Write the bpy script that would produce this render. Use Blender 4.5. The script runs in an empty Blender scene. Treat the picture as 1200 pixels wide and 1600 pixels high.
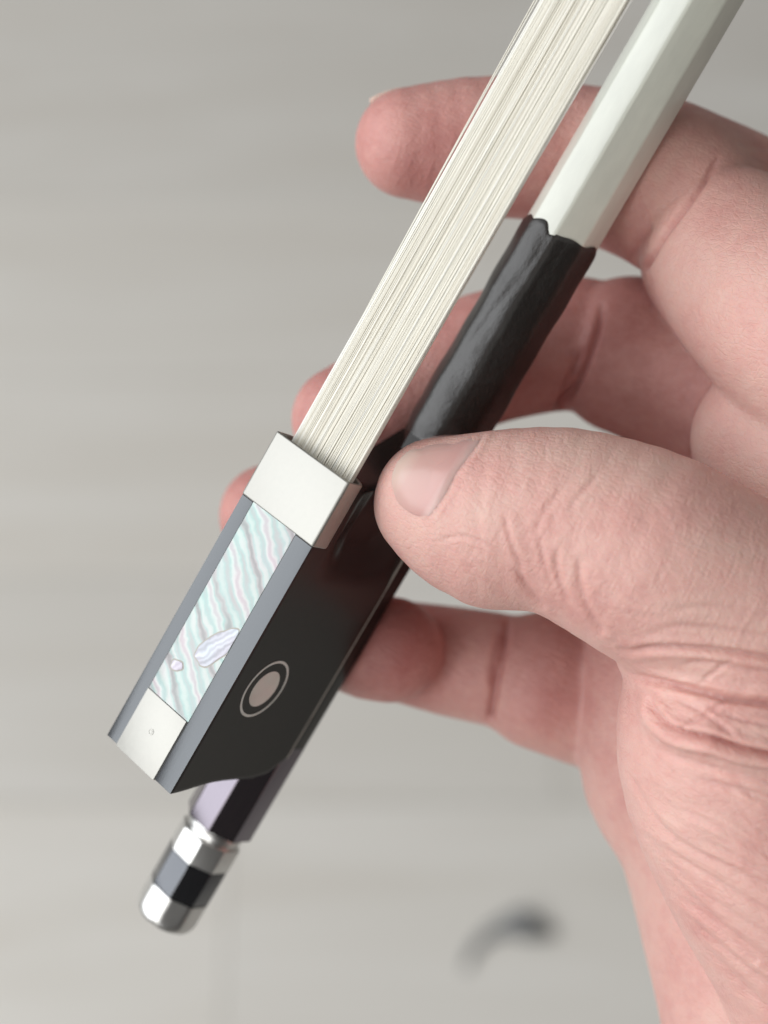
import bpy, bmesh, math, random
import numpy as np
from mathutils import Matrix, Vector

# ------------------------------------------------------------------ camera, light, exposure
scene = bpy.context.scene
C = scene.collection
FPX, DREF = 2550.0, 200.0          # focal length in pixels of a 1200x1600 frame, mm from lens to the reference point
CAM = Vector((0.0, 0.0, 1.25))
PITCH = math.radians(65)
RIGHT = Vector((1, 0, 0))
UP = Vector((0, math.sin(PITCH), math.cos(PITCH)))
BACK = Vector((0, -math.cos(PITCH), math.sin(PITCH)))
CROT = Matrix((RIGHT, UP, BACK)).transposed()
REF = CAM - BACK * (DREF * 0.001)   # reference point the hand and bow are laid out around

cd = bpy.data.cameras.new('camera')
cam = bpy.data.objects.new('camera', cd)
C.objects.link(cam)
cam.matrix_world = Matrix.Translation(CAM) @ CROT.to_4x4()
cd.sensor_fit = 'VERTICAL'
cd.sensor_height = 24.0
cd.lens = 24.0 * FPX / 1600.0
cd.clip_start = 0.01
cd.clip_end = 50
cd.dof.use_dof = True
cd.dof.focus_distance = 0.187
cd.dof.aperture_fstop = 38.25 / 4.6
scene.camera = cam

world = bpy.data.worlds.new('World')
scene.world = world
world.use_nodes = True
bg = world.node_tree.nodes['Background']
bg.inputs['Color'].default_value = (1.0, 0.97, 0.92, 1)
bg.inputs['Strength'].default_value = 0.06


def area(name, direction, dist, sx, sy, power, color):
    d = Vector(direction).normalized()
    l = bpy.data.lights.new(name, 'AREA')
    l.shape = 'RECTANGLE'
    l.size, l.size_y, l.energy, l.color = sx, sy, power, color
    o = bpy.data.objects.new(name, l)
    C.objects.link(o)
    o.location = REF + d * dist
    o.rotation_euler = (-d).to_track_quat('-Z', 'Y').to_euler()
    return o


area('window_light', (-0.86, 0.04, 0.46), 2.4, 3.2, 2.2, 78, (0.96, 0.98, 1.0))
area('lower_left_fill', (-0.56, -0.72, 0.42), 2.3, 1.8, 1.5, 22, (1.0, 0.985, 0.96))  # added soft fill from the lower left; no window known there
area('ceiling_light', (0.05, 0.03, 1.0), 2.2, 2.8, 2.8, 17, (1.0, 0.96, 0.91))

scene.view_settings.view_transform = 'Standard'
scene.view_settings.look = 'None'
scene.view_settings.gamma = 1.0
scene.view_settings.exposure = 0.09
scene.render.engine = 'CYCLES'
scene.cycles.use_denoising = True
scene.cycles.max_bounces = 8


# ------------------------------------------------------------------ helpers
def P(px, py, z):
    """point (mm, axes right / up / towards the lens) seen at photo pixel px,py and lying z mm in front of the reference point"""
    k = (DREF - z) / FPX
    return np.array([(px - 600) * k, (800 - py) * k, z])


def obj(name, me, mat=None, parent=None):
    o = bpy.data.objects.new(name, me)
    C.objects.link(o)
    if mat:
        me.materials.append(mat)
    if parent:
        o.parent = parent
    return o


def mesh(name, verts, faces, smooth=True, angle=None):
    me = bpy.data.meshes.new(name)
    me.from_pydata([tuple(map(float, v)) for v in verts], [], [tuple(map(int, f)) for f in faces])
    bm = bmesh.new()
    bm.from_mesh(me)
    bmesh.ops.recalc_face_normals(bm, faces=bm.faces)
    bm.to_mesh(me)
    bm.free()
    if smooth:
        me.polygons.foreach_set('use_smooth', [True] * len(me.polygons))
        if angle:
            me.set_sharp_from_angle(angle=math.radians(angle))
    me.update()
    return me


def bevel(me, width, seg=2, angle=30):
    bm = bmesh.new()
    bm.from_mesh(me)
    es = [e for e in bm.edges if len(e.link_faces) == 2 and e.calc_face_angle(0) > math.radians(angle)]
    bmesh.ops.bevel(bm, geom=es, offset=width, offset_type='OFFSET', segments=seg, profile=0.6, affect='EDGES', clamp_overlap=True)
    bmesh.ops.recalc_face_normals(bm, faces=bm.faces)
    bm.to_mesh(me)
    bm.free()
    me.polygons.foreach_set('use_smooth', [True] * len(me.polygons))
    me.set_sharp_from_angle(angle=math.radians(40))
    return me


def ncode(mat):
    mat.use_nodes = True
    nt = mat.node_tree
    return nt, nt.nodes['Principled BSDF']


def node(nt, kind, **kw):
    n = nt.nodes.new(kind)
    for k, v in kw.items():
        if k in n.inputs:
            n.inputs[k].default_value = v
        else:
            setattr(n, k, v)
    return n


def ramp(nt, stops, src):
    r = nt.nodes.new('ShaderNodeValToRGB')
    el = r.color_ramp.elements
    while len(el) < len(stops):
        el.new(0.5)
    for e, (p, c) in zip(el, stops):
        e.position = p
        e.color = (*c, 1) if len(c) == 3 else c
    nt.links.new(src, r.inputs['Fac'])
    return r


def plain(name, color, rough, metal=0.0, noise=0.0, nscale=(3000, 3000, 3000), bump=0.0, spec=0.5, coat=0.0, rvar=0.0, ior=1.5, tint=(1, 1, 1)):
    m = bpy.data.materials.new(name)
    nt, b = ncode(m)
    b.inputs['Base Color'].default_value = (*color, 1)
    b.inputs['Roughness'].default_value = rough
    b.inputs['Metallic'].default_value = metal
    b.inputs['Specular IOR Level'].default_value = spec
    b.inputs['Coat Weight'].default_value = coat
    b.inputs['IOR'].default_value = ior
    b.inputs['Specular Tint'].default_value = (*tint, 1)
    tc = node(nt, 'ShaderNodeTexCoord')
    mp = node(nt, 'ShaderNodeMapping')
    mp.inputs['Scale'].default_value = nscale
    nt.links.new(tc.outputs['Object'], mp.inputs['Vector'])
    n = node(nt, 'ShaderNodeTexNoise', Scale=1.0, Detail=5.0, Roughness=0.6)
    nt.links.new(mp.outputs['Vector'], n.inputs['Vector'])
    lo = [max(0, c * (1 - noise)) for c in color]
    hi = [min(1, c * (1 + noise)) for c in color]
    r = ramp(nt, [(0.3, lo), (0.7, hi)], n.outputs['Fac'])
    nt.links.new(r.outputs['Color'], b.inputs['Base Color'])
    if rvar:
        rr = node(nt, 'ShaderNodeMapRange')
        rr.inputs['To Min'].default_value = rough - rvar
        rr.inputs['To Max'].default_value = rough + rvar
        nt.links.new(n.outputs['Fac'], rr.inputs['Value'])
        nt.links.new(rr.outputs['Result'], b.inputs['Roughness'])
    if bump:
        bp = node(nt, 'ShaderNodeBump', Strength=1.0, Distance=bump)
        nt.links.new(n.outputs['Fac'], bp.inputs['Height'])
        nt.links.new(bp.outputs['Normal'], b.inputs['Normal'])
    return m


def tag(o, label=None, cat=None, group=None, kind=None):
    for k, v in (('label', label), ('category', cat), ('group', group), ('kind', kind)):
        if v:
            o[k] = v
    return o


# ------------------------------------------------------------------ materials
def mat_floor():
    m = bpy.data.materials.new('pale_oak_laminate')
    nt, b = ncode(m)
    tc = node(nt, 'ShaderNodeTexCoord')
    oi = node(nt, 'ShaderNodeObjectInfo')
    mp = node(nt, 'ShaderNodeMapping')
    mp.inputs['Scale'].default_value = (2.2, 16, 16)
    add = node(nt, 'ShaderNodeVectorMath', operation='ADD')
    sc = node(nt, 'ShaderNodeVectorMath', operation='SCALE')
    sc.inputs['Scale'].default_value = 37.0
    cmb = node(nt, 'ShaderNodeCombineXYZ')
    nt.links.new(oi.outputs['Random'], cmb.inputs['X'])
    nt.links.new(oi.outputs['Random'], cmb.inputs['Y'])
    nt.links.new(cmb.outputs['Vector'], sc.inputs['Vector'])
    nt.links.new(tc.outputs['Object'], add.inputs[0])
    nt.links.new(sc.outputs['Vector'], add.inputs[1])
    nt.links.new(add.outputs['Vector'], mp.inputs['Vector'])
    n1 = node(nt, 'ShaderNodeTexNoise', Scale=1.0, Detail=6.0, Roughness=0.62, Distortion=0.8)
    nt.links.new(mp.outputs['Vector'], n1.inputs['Vector'])
    r1 = ramp(nt, [(0.25, (0.585, 0.555, 0.505)), (0.5, (0.625, 0.603, 0.56)), (0.75, (0.67, 0.652, 0.615))], n1.outputs['Fac'])
    hs = node(nt, 'ShaderNodeHueSaturation')
    mr = node(nt, 'ShaderNodeMapRange')
    mr.inputs['To Min'].default_value = 0.95
    mr.inputs['To Max'].default_value = 1.04
    nt.links.new(oi.outputs['Random'], mr.inputs['Value'])
    nt.links.new(mr.outputs['Result'], hs.inputs['Value'])
    nt.links.new(r1.outputs['Color'], hs.inputs['Color'])
    nt.links.new(hs.outputs['Color'], b.inputs['Base Color'])
    b.inputs['Roughness'].default_value = 0.42
    bp = node(nt, 'ShaderNodeBump', Strength=0.4, Distance=0.0006)
    nt.links.new(n1.outputs['Fac'], bp.inputs['Height'])
    nt.links.new(bp.outputs['Normal'], b.inputs['Normal'])
    return m


def mat_pearl(name, stops, angle, wl, rough=0.22):
    """mother of pearl: wavy nacre bands drifting between mint, pink and white"""
    m = bpy.data.materials.new(name)
    nt, b = ncode(m)
    tc = node(nt, 'ShaderNodeTexCoord')
    mp = node(nt, 'ShaderNodeMapping')
    mp.inputs['Scale'].default_value = (1000, 1000, 1000)
    mp.inputs['Rotation'].default_value = (0, 0, math.radians(angle))
    nt.links.new(tc.outputs['Object'], mp.inputs['Vector'])
    big = node(nt, 'ShaderNodeTexNoise', Scale=0.16, Detail=2.0)
    nt.links.new(mp.outputs['Vector'], big.inputs['Vector'])
    warp = node(nt, 'ShaderNodeTexNoise', Scale=0.22, Detail=3.0, Roughness=0.55)
    nt.links.new(mp.outputs['Vector'], warp.inputs['Vector'])
    wsc = node(nt, 'ShaderNodeVectorMath', operation='SCALE')
    wsc.inputs['Scale'].default_value = 2.4
    nt.links.new(warp.outputs['Color'], wsc.inputs[0])
    wad = node(nt, 'ShaderNodeVectorMath', operation='ADD')
    nt.links.new(mp.outputs['Vector'], wad.inputs[0])
    nt.links.new(wsc.outputs['Vector'], wad.inputs[1])
    w = node(nt, 'ShaderNodeTexWave', Scale=wl, Distortion=3.2, Detail=4.0)
    w.inputs['Detail Scale'].default_value = 0.9
    w.inputs['Detail Roughness'].default_value = 0.6
    nt.links.new(wad.outputs['Vector'], w.inputs['Vector'])
    w2 = node(nt, 'ShaderNodeTexWave', Scale=wl * 0.37, Distortion=5.0, Detail=2.0)
    nt.links.new(wad.outputs['Vector'], w2.inputs['Vector'])
    mx = node(nt, 'ShaderNodeMix', data_type='FLOAT')
    mx.inputs[0].default_value = 0.45
    nt.links.new(w.outputs['Fac'], mx.inputs[2])
    nt.links.new(w2.outputs['Fac'], mx.inputs[3])
    r = ramp(nt, stops, mx.outputs[0])
    r2 = ramp(nt, [(0.35, (0.99, 0.95, 0.98)), (0.5, (0.96, 0.98, 0.98)), (0.65, (0.88, 1.0, 0.98))], big.outputs['Fac'])
    mul = node(nt, 'ShaderNodeMix', data_type='RGBA', blend_type='MULTIPLY')
    mul.inputs[0].default_value = 1.0
    nt.links.new(r.outputs['Color'], mul.inputs[6])
    nt.links.new(r2.outputs['Color'], mul.inputs[7])
    nt.links.new(mul.outputs[2], b.inputs['Base Color'])
    b.inputs['Roughness'].default_value = rough
    b.inputs['Coat Weight'].default_value = 0.3
    b.inputs['Coat Roughness'].default_value = 0.12
    b.inputs['Metallic'].default_value = 0.0
    bp = node(nt, 'ShaderNodeBump', Strength=0.5, Distance=0.00012)
    nt.links.new(mx.outputs[0], bp.inputs['Height'])
    nt.links.new(bp.outputs['Normal'], b.inputs['Normal'])
    return m


def mat_hair():
    m = bpy.data.materials.new('bow_hair_ivory')
    nt, b = ncode(m)
    at = node(nt, 'ShaderNodeAttribute', attribute_name='tone')
    r = ramp(nt, [(0.0, (0.63, 0.59, 0.50)), (0.35, (0.72, 0.69, 0.60)), (0.7, (0.77, 0.75, 0.67)), (1.0, (0.82, 0.815, 0.765))], at.outputs['Fac'])
    nt.links.new(r.outputs['Color'], b.inputs['Base Color'])
    b.inputs['Roughness'].default_value = 0.38
    b.inputs['Specular IOR Level'].default_value = 0.4
    b.inputs['Transmission Weight'].default_value = 0.0
    return m


def mat_leather():
    m = bpy.data.materials.new('black_leather')
    nt, b = ncode(m)
    tc = node(nt, 'ShaderNodeTexCoord')
    mp = node(nt, 'ShaderNodeMapping')
    mp.inputs['Scale'].default_value = (900, 1100, 1100)
    nt.links.new(tc.outputs['Object'], mp.inputs['Vector'])
    v = node(nt, 'ShaderNodeTexVoronoi', Scale=2.6, feature='DISTANCE_TO_EDGE')
    n = node(nt, 'ShaderNodeTexNoise', Scale=0.7, Detail=6.0, Roughness=0.65)
    nt.links.new(mp.outputs['Vector'], n.inputs['Vector'])
    mixv = node(nt, 'ShaderNodeMix', data_type='VECTOR')
    mixv.inputs[0].default_value = 0.35
    nt.links.new(mp.outputs['Vector'], mixv.inputs[4])
    nt.links.new(n.outputs['Color'], mixv.inputs[5])
    nt.links.new(mixv.outputs[1], v.inputs['Vector'])
    b.inputs['Base Color'].default_value = (0.009, 0.0072, 0.006, 1)
    mr = node(nt, 'ShaderNodeMapRange')
    mr.inputs['From Max'].default_value = 0.12
    nt.links.new(v.outputs['Distance'], mr.inputs['Value'])
    ad = node(nt, 'ShaderNodeMath', operation='MULTIPLY_ADD')
    ad.inputs[1].default_value = 0.12
    nt.links.new(mr.outputs['Result'], ad.inputs[0])
    ml = node(nt, 'ShaderNodeMath', operation='MULTIPLY')
    ml.inputs[1].default_value = 3.0
    nt.links.new(n.outputs['Fac'], ml.inputs[0])
    nt.links.new(ml.outputs[0], ad.inputs[2])
    bp = node(nt, 'ShaderNodeBump', Strength=0.8, Distance=0.00005)
    nt.links.new(ad.outputs[0], bp.inputs['Height'])
    nt.links.new(bp.outputs['Normal'], b.inputs['Normal'])
    b.inputs['Roughness'].default_value = 0.36
    b.inputs['IOR'].default_value = 1.65
    return m


def mat_skin():
    m = bpy.data.materials.new('skin')
    nt, b = ncode(m)
    tc = node(nt, 'ShaderNodeTexCoord')
    mp = node(nt, 'ShaderNodeMapping')
    mp.inputs['Scale'].default_value = (1000, 1000, 1000)
    nt.links.new(tc.outputs['Object'], mp.inputs['Vector'])
    at = node(nt, 'ShaderNodeAttribute', attribute_name='flush_shade')
    n1 = node(nt, 'ShaderNodeTexNoise', Scale=0.11, Detail=4.0, Roughness=0.6)
    nt.links.new(mp.outputs['Vector'], n1.inputs['Vector'])
    n2 = node(nt, 'ShaderNodeTexNoise', Scale=0.75, Detail=3.0, Roughness=0.6)
    nt.links.new(mp.outputs['Vector'], n2.inputs['Vector'])
    a1 = node(nt, 'ShaderNodeMath', operation='MULTIPLY_ADD')
    a1.inputs[1].default_value = 0.8
    a1.inputs[2].default_value = -0.61
    nt.links.new(n1.outputs['Fac'], a1.inputs[0])
    a2 = node(nt, 'ShaderNodeMath', operation='MULTIPLY_ADD')
    a2.inputs[1].default_value = 0.42
    nt.links.new(n2.outputs['Fac'], a2.inputs[0])
    nt.links.new(a1.outputs[0], a2.inputs[2])
    a3 = node(nt, 'ShaderNodeMath', operation='ADD')
    nt.links.new(a2.outputs[0], a3.inputs[0])
    nt.links.new(at.outputs['Fac'], a3.inputs[1])
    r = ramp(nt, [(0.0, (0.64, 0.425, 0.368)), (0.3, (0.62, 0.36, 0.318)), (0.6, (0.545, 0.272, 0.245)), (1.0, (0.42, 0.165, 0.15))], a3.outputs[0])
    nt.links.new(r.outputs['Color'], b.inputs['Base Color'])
    b.inputs['Subsurface Weight'].default_value = 0.35
    b.inputs['Subsurface Radius'].default_value = (1.0, 0.36, 0.22)
    b.inputs['Subsurface Scale'].default_value = 0.0016
    b.inputs['Roughness'].default_value = 0.47
    b.inputs['Specular IOR Level'].default_value = 0.42
    # fine criss-cross skin relief
    mp2 = node(nt, 'ShaderNodeMapping')
    mp2.inputs['Scale'].default_value = (1000, 1000, 1000)
    mp2.inputs['Rotation'].default_value = (0, 0, math.radians(28))
    nt.links.new(tc.outputs['Object'], mp2.inputs['Vector'])
    st = node(nt, 'ShaderNodeMapping')
    st.inputs['Scale'].default_value = (0.55, 1.25, 1.0)
    nt.links.new(mp2.outputs['Vector'], st.inputs['Vector'])
    vor = node(nt, 'ShaderNodeTexVoronoi', Scale=1.25, feature='DISTANCE_TO_EDGE')
    nt.links.new(st.outputs['Vector'], vor.inputs['Vector'])
    mr = node(nt, 'ShaderNodeMapRange')
    mr.inputs['From Max'].default_value = 0.14
    nt.links.new(vor.outputs['Distance'], mr.inputs['Value'])
    fine = node(nt, 'ShaderNodeTexNoise', Scale=2.4, Detail=4.0, Roughness=0.65)
    nt.links.new(st.outputs['Vector'], fine.inputs['Vector'])
    sm = node(nt, 'ShaderNodeMath', operation='MULTIPLY_ADD')
    sm.inputs[1].default_value = 2.0
    nt.links.new(fine.outputs['Fac'], sm.inputs[0])
    nt.links.new(mr.outputs['Result'], sm.inputs[2])
    # thin creases running across the thumb and along the ball of the thumb
    prev = sm.outputs[0]
    for rot, zone, wt in ((-66, 0.0, 3.2), (32, 1.0, 4.0), (-20, 1.0, 1.6), (15, 0.0, 1.6)):
        m1 = node(nt, 'ShaderNodeMapping')
        m1.inputs['Scale'].default_value = (1000, 1000, 1000)
        m1.inputs['Rotation'].default_value = (0, 0, math.radians(rot))
        nt.links.new(tc.outputs['Object'], m1.inputs['Vector'])
        m2 = node(nt, 'ShaderNodeMapping')
        m2.inputs['Scale'].default_value = (0.16, 1.0, 0.35)
        nt.links.new(m1.outputs['Vector'], m2.inputs['Vector'])
        ln = node(nt, 'ShaderNodeTexNoise', Scale=1.1, Detail=4.0, Roughness=0.6, Distortion=0.5)
        nt.links.new(m2.outputs['Vector'], ln.inputs['Vector'])
        ab = node(nt, 'ShaderNodeMath', operation='PINGPONG')
        ab.inputs[1].default_value = 0.25
        nt.links.new(ln.outputs['Fac'], ab.inputs[0])
        zn = node(nt, 'ShaderNodeAttribute', attribute_name='zone')
        zd = node(nt, 'ShaderNodeMath', operation='SUBTRACT')
        zd.inputs[1].default_value = 1.0 - zone
        nt.links.new(zn.outputs['Fac'], zd.inputs[0])
        za = node(nt, 'ShaderNodeMath', operation='ABSOLUTE')
        nt.links.new(zd.outputs[0], za.inputs[0])
        zw = node(nt, 'ShaderNodeMath', operation='MULTIPLY')
        zw.inputs[1].default_value = wt * 2.2
        nt.links.new(za.outputs[0], zw.inputs[0])
        mm = node(nt, 'ShaderNodeMath', operation='MULTIPLY_ADD')
        nt.links.new(ab.outputs[0], mm.inputs[0])
        nt.links.new(zw.outputs[0], mm.inputs[1])
        nt.links.new(prev, mm.inputs[2])
        prev = mm.outputs[0]
    bp = node(nt, 'ShaderNodeBump', Strength=0.5, Distance=0.00006)
    nt.links.new(prev, bp.inputs['Height'])
    nt.links.new(bp.outputs['Normal'], b.inputs['Normal'])
    return m


def mat_nail():
    m = bpy.data.materials.new('fingernail')
    nt, b = ncode(m)
    at = node(nt, 'ShaderNodeAttribute', attribute_name='free')
    r = ramp(nt, [(0.0, (0.66, 0.47, 0.44)), (0.10, (0.63, 0.42, 0.39)), (0.25, (0.54, 0.30, 0.275)), (0.7, (0.55, 0.335, 0.30)), (1.0, (0.63, 0.48, 0.41))], at.outputs['Fac'])
    nt.links.new(r.outputs['Color'], b.inputs['Base Color'])
    b.inputs['Roughness'].default_value = 0.28
    b.inputs['Subsurface Weight'].default_value = 0.25
    b.inputs['Subsurface Radius'].default_value = (1.0, 0.4, 0.3)
    b.inputs['Subsurface Scale'].default_value = 0.001
    return m


M = {
    'floor': mat_floor(),
    'gap': plain('floor_underlay', (0.40, 0.38, 0.35), 0.8),
    'cord': plain('dark_rubber', (0.17, 0.175, 0.18), 0.6, noise=0.2),
    'ebony': plain('polished_ebony', (0.005, 0.004, 0.0033), 0.22, noise=0.5, nscale=(250, 2600, 2600), bump=0.000004, rvar=0.05, spec=0.25),
    'black_stick': plain('black_lacquered_stick', (0.008, 0.006, 0.006), 0.15, noise=0.3, nscale=(300, 2000, 2000), bump=0.000003, ior=2.45, tint=(0.95, 0.86, 1.0)),
    'border': plain('sheen_ebony_edge', (0.012, 0.0125, 0.014), 0.24, noise=0.25, nscale=(200, 2600, 2600), bump=0.000006, rvar=0.05, ior=1.85, tint=(0.90, 0.95, 1.0)),  # copy of the frog ebony with window sheen put into tint and gloss
    'button_ebony': plain('button_ebony', (0.008, 0.008, 0.009), 0.15, noise=0.3, nscale=(300, 2000, 2000), bump=0.000003, ior=1.9, tint=(0.88, 0.92, 1.0)),
    'silver': plain('nickel_silver', (0.40, 0.395, 0.37), 0.52, metal=1.0, noise=0.05, nscale=(900, 900, 900), bump=0.000004, rvar=0.05),
    'button_silver': plain('button_nickel', (0.66, 0.66, 0.65), 0.32, metal=1.0, noise=0.04, nscale=(500, 2600, 2600), bump=0.000003),
    'white': plain('white_lacquer', (0.73, 0.76, 0.68), 0.20, noise=0.05, nscale=(160, 500, 500), bump=0.00003, rvar=0.07, coat=0.5),
    'pearl': mat_pearl('mother_of_pearl', [(0.0, (0.28, 0.27, 0.275)), (0.22, (0.42, 0.405, 0.41)), (0.45, (0.37, 0.49, 0.48)), (0.62, (0.50, 0.56, 0.54)), (0.8, (0.57, 0.57, 0.565)), (1.0, (0.48, 0.42, 0.45))], -37, 0.17),
    'blister': mat_pearl('lavender_pearl', [(0.0, (0.36, 0.345, 0.40)), (0.5, (0.50, 0.48, 0.56)), (1.0, (0.64, 0.64, 0.69))], 60, 0.5, 0.2),
    'rim': plain('pearl_growth_line', (0.34, 0.32, 0.28), 0.35),
    'eye': mat_pearl('pearl_eye_shell', [(0.0, (0.62, 0.57, 0.53)), (0.5, (0.76, 0.71, 0.67)), (1.0, (0.84, 0.80, 0.77))], 80, 0.12),
    'hair': mat_hair(),
    'leather': mat_leather(),
    'skin': mat_skin(),
    'nail': mat_nail(),
}

# ------------------------------------------------------------------ floor
floor = obj('floor', mesh('floor', [(-4, -4, -0.009), (4, -4, -0.009), (4, 5, -0.009), (-4, 5, -0.009)], [(0, 1, 2, 3)], False), M['gap'])
tag(floor, kind='structure')


def plank_mesh(L, W, T=0.008, ch=0.0006):
    v = []
    for z, i in ((-T, 0), (-ch, 0), (0, ch)):
        v += [(i, i, z), (L - i, i, z), (L - i, W - i, z), (i, W - i, z)]
    f = [(8, 9, 10, 11), (3, 2, 1, 0)]
    for b in (0, 4):
        f += [(b + k, b + (k + 1) % 4, b + 4 + (k + 1) % 4, b + 4 + k) for k in range(4)]
    return mesh('plank', v, f, False)


pm = plank_mesh(1.2, 0.19)
rnd = random.Random(5)
PW = 0.1906
for r in range(-6, 18):
    off = rnd.uniform(-1.2, 0)
    for k in range(-2, 3):
        o = obj('plank', pm, None, floor)
        if not pm.materials:
            pm.materials.append(M['floor'])
        o.location = (off + k * 1.2006, -0.62 + r * PW, 0)

# ------------------------------------------------------------------ bow frame (x along the stick, y across, z from the slide to the stick)
BR = Matrix(((0.4949619, 0.6987775, 0.5164521), (0.8520049, -0.5069876, -0.1305804), (0.1705882, 0.5046520, -0.8463014)))
BT = Vector((-29.188, -29.945, 6.316))
BRn, BTn = np.array(BR), np.array(BT)
VS, AS = 23.23, 4.5               # stick axis below the slide face, half width across flats
FL, FER = 42.6, 34.1              # frog front, back of the ferrule

# ------------------------------------------------------------------ hand
VOX = 0.5
LO = np.array([-27.0, -112.0, -50.0])
HI = np.array([96.0, 62.0, 36.0])
DIM = np.ceil((HI - LO) / VOX).astype(int) + 1
AX = [(LO[k] + VOX * np.arange(DIM[k])).astype(np.float32) for k in range(3)]
FAR = np.float32(12.0)


def spline(ctrl, step=2.0):
    """Catmull-Rom through x,y,z,r control points"""
    c = np.array(ctrl, float)
    c = np.vstack([2 * c[0] - c[1], c, 2 * c[-1] - c[-2]])
    out = []
    for i in range(1, len(c) - 2):
        n = max(2, int(np.linalg.norm(c[i + 1, :3] - c[i, :3]) / step))
        for t in np.arange(n) / n:
            p0, p1, p2, p3 = c[i - 1:i + 3]
            out.append(0.5 * (2 * p1 + (p2 - p0) * t + (2 * p0 - 5 * p1 + 4 * p2 - p3) * t * t + (3 * p1 - p0 - 3 * p2 + p3) * t ** 3))
    out.append(c[-2])
    return np.array(out)


def field():
    return np.full(DIM, FAR, np.float32)


def block(lo, hi, pad):
    a = np.clip(np.floor((lo - pad - LO) / VOX).astype(int), 0, DIM)
    b = np.clip(np.ceil((hi + pad - LO) / VOX).astype(int) + 1, 0, DIM)
    return a, b


def add_cone(F, p, q, pad=7.0):
    r = max(p[3], q[3])
    a, b = block(np.minimum(p[:3], q[:3]) - r, np.maximum(p[:3], q[:3]) + r, pad)
    if (b <= a).any():
        return
    X = AX[0][a[0]:b[0], None, None] - np.float32(p[0])
    Y = AX[1][None, a[1]:b[1], None] - np.float32(p[1])
    Z = AX[2][None, None, a[2]:b[2]] - np.float32(p[2])
    d = (q[:3] - p[:3]).astype(np.float32)
    L = float(d @ d) + 1e-6
    t = np.clip((X * d[0] + Y * d[1] + Z * d[2]) / np.float32(L), 0, 1)
    dist = np.sqrt((X - t * d[0]) ** 2 + (Y - t * d[1]) ** 2 + (Z - t * d[2]) ** 2) - (np.float32(p[3]) + t * np.float32(q[3] - p[3]))
    s = F[a[0]:b[0], a[1]:b[1], a[2]:b[2]]
    np.minimum(s, dist, out=s)


def chain(F, pts, step=2.0):
    """pts: photo px, py, depth z, radius mm"""
    c = [np.append(P(x, y, z), r) for x, y, z, r in pts]
    s = spline(c, step)
    for i in range(len(s) - 1):
        add_cone(F, s[i], s[i + 1])
    return F


def smin(A, B, k):
    h = np.maximum(np.float32(k) - np.abs(A - B), 0) / np.float32(k)
    return np.minimum(A, B) - h * h * np.float32(k * 0.25)


# fingers: tip first
index = chain(field(), [(640, 224, -9, 7.0), (700, 225, -10, 8.0), (770, 229, -11, 8.9), (880, 240, -12.5, 9.0), (960, 262, -11.5, 9.5), (1020, 284, -8.5, 10.0), (1062, 312, -7, 10.0)])
index_pad = chain(field(), [(1138, 398, -2.2, 10.9), (1180, 440, 1.5, 11.5), (1245, 500, 6, 12.2), (1340, 600, 8, 13)])
index_back = chain(field(), [(1000, 272, -13, 9.6), (1090, 300, -14, 10), (1200, 362, -15, 10.6), (1330, 470, -13, 12)])
index = smin(smin(index, index_back, 4), index_pad, 0.35)
middle = chain(field(), [(540, 655, -13.5, 7.1), (590, 635, -15, 7.8), (660, 602, -17, 8.5), (760, 560, -18.5, 8.9), (860, 540, -19.5, 8.9), (905, 538, -20, 9.0)])
middle_base = chain(field(), [(985, 556, -18, 10.6), (1040, 572, -16, 11.0), (1110, 600, -14, 11.3), (1260, 680, -10, 12)])
middle = smin(middle, middle_base, 0.35)
ring = chain(field(), [(424, 806, -22, 7.1), (480, 803, -23, 7.8), (560, 797, -24.5, 8.3), (690, 785, -26, 8.5), (820, 782, -26, 8.8), (950, 800, -23, 10.2), (1110, 850, -17, 11.3), (1260, 900, -12, 12.5)])
little = chain(field(), [(545, 1008, -20, 6.2), (580, 1012, -16, 6.9), (610, 1015, -15.2, 7.0)])
little_mid = chain(field(), [(640, 1020, -22.5, 7.0), (705, 1033, -23, 7.5), (765, 1044, -22, 7.7)])
little_base = chain(field(), [(850, 1064, -21, 9.4), (890, 1074, -22, 9.8), (950, 1092, -24, 10.2), (1100, 1120, -25, 12.0)])
little = smin(smin(little, little_mid, 0.8), little_base, 1.2)
palm = chain(field(), [(1205, 688, 1, 9.4), (1300, 780, 4, 13), (1420, 950, 4, 17)])
palm2 = chain(field(), [(1350, 610, 2, 12.5), (1420, 820, 0, 17), (1480, 1200, -3, 20), (1540, 1750, -4, 22)])
palm2 = chain(palm2, [(1260, 680, -10, 13), (1400, 1000, -8, 17), (1480, 1500, -6, 20)])
palm2 = chain(palm2, [(1240, 900, -14, 13), (1350, 1250, -10, 18), (1420, 1700, -6, 20)])
palm2 = chain(palm2, [(1075, 1010, -17, 13.4), (1073, 1070, -16, 14.2), (1080, 1130, -16, 14.8), (1092, 1195, -16, 15.2), (1145, 1285, -14, 15.2), (1192, 1440, -11, 15.4), (1232, 1600, -8, 15.6), (1290, 1800, -5, 18), (1350, 2150, -2, 21)])
palm = smin(palm, palm2, 5)
thumb = chain(field(), [(680, 767, 11.5, 6.1), (706, 779, 12, 7.2), (748, 796, 13, 8.8), (810, 806, 14, 10.0), (880, 815, 15, 10.7), (950, 840, 16, 11.4), (1020, 873, 17, 12.0), (1110, 925, 17, 12.2), (1200, 980, 16, 13), (1320, 1080, 12, 15)])
thumb_low = chain(field(), [(662, 800, 11, 5.1), (704, 824, 11, 6.2), (760, 842, 12, 7.4)])
thumb = smin(thumb, thumb_low, 4)
thumb = smin(thumb, chain(field(), [(988, 1030, 12, 1.9), (1015, 1036, 16, 2.6), (1080, 1048, 21, 3.0), (1180, 1060, 24, 3.2), (1280, 1085, 22, 3.0), (1380, 1110, 14, 3.0)]), 1.6)
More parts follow.
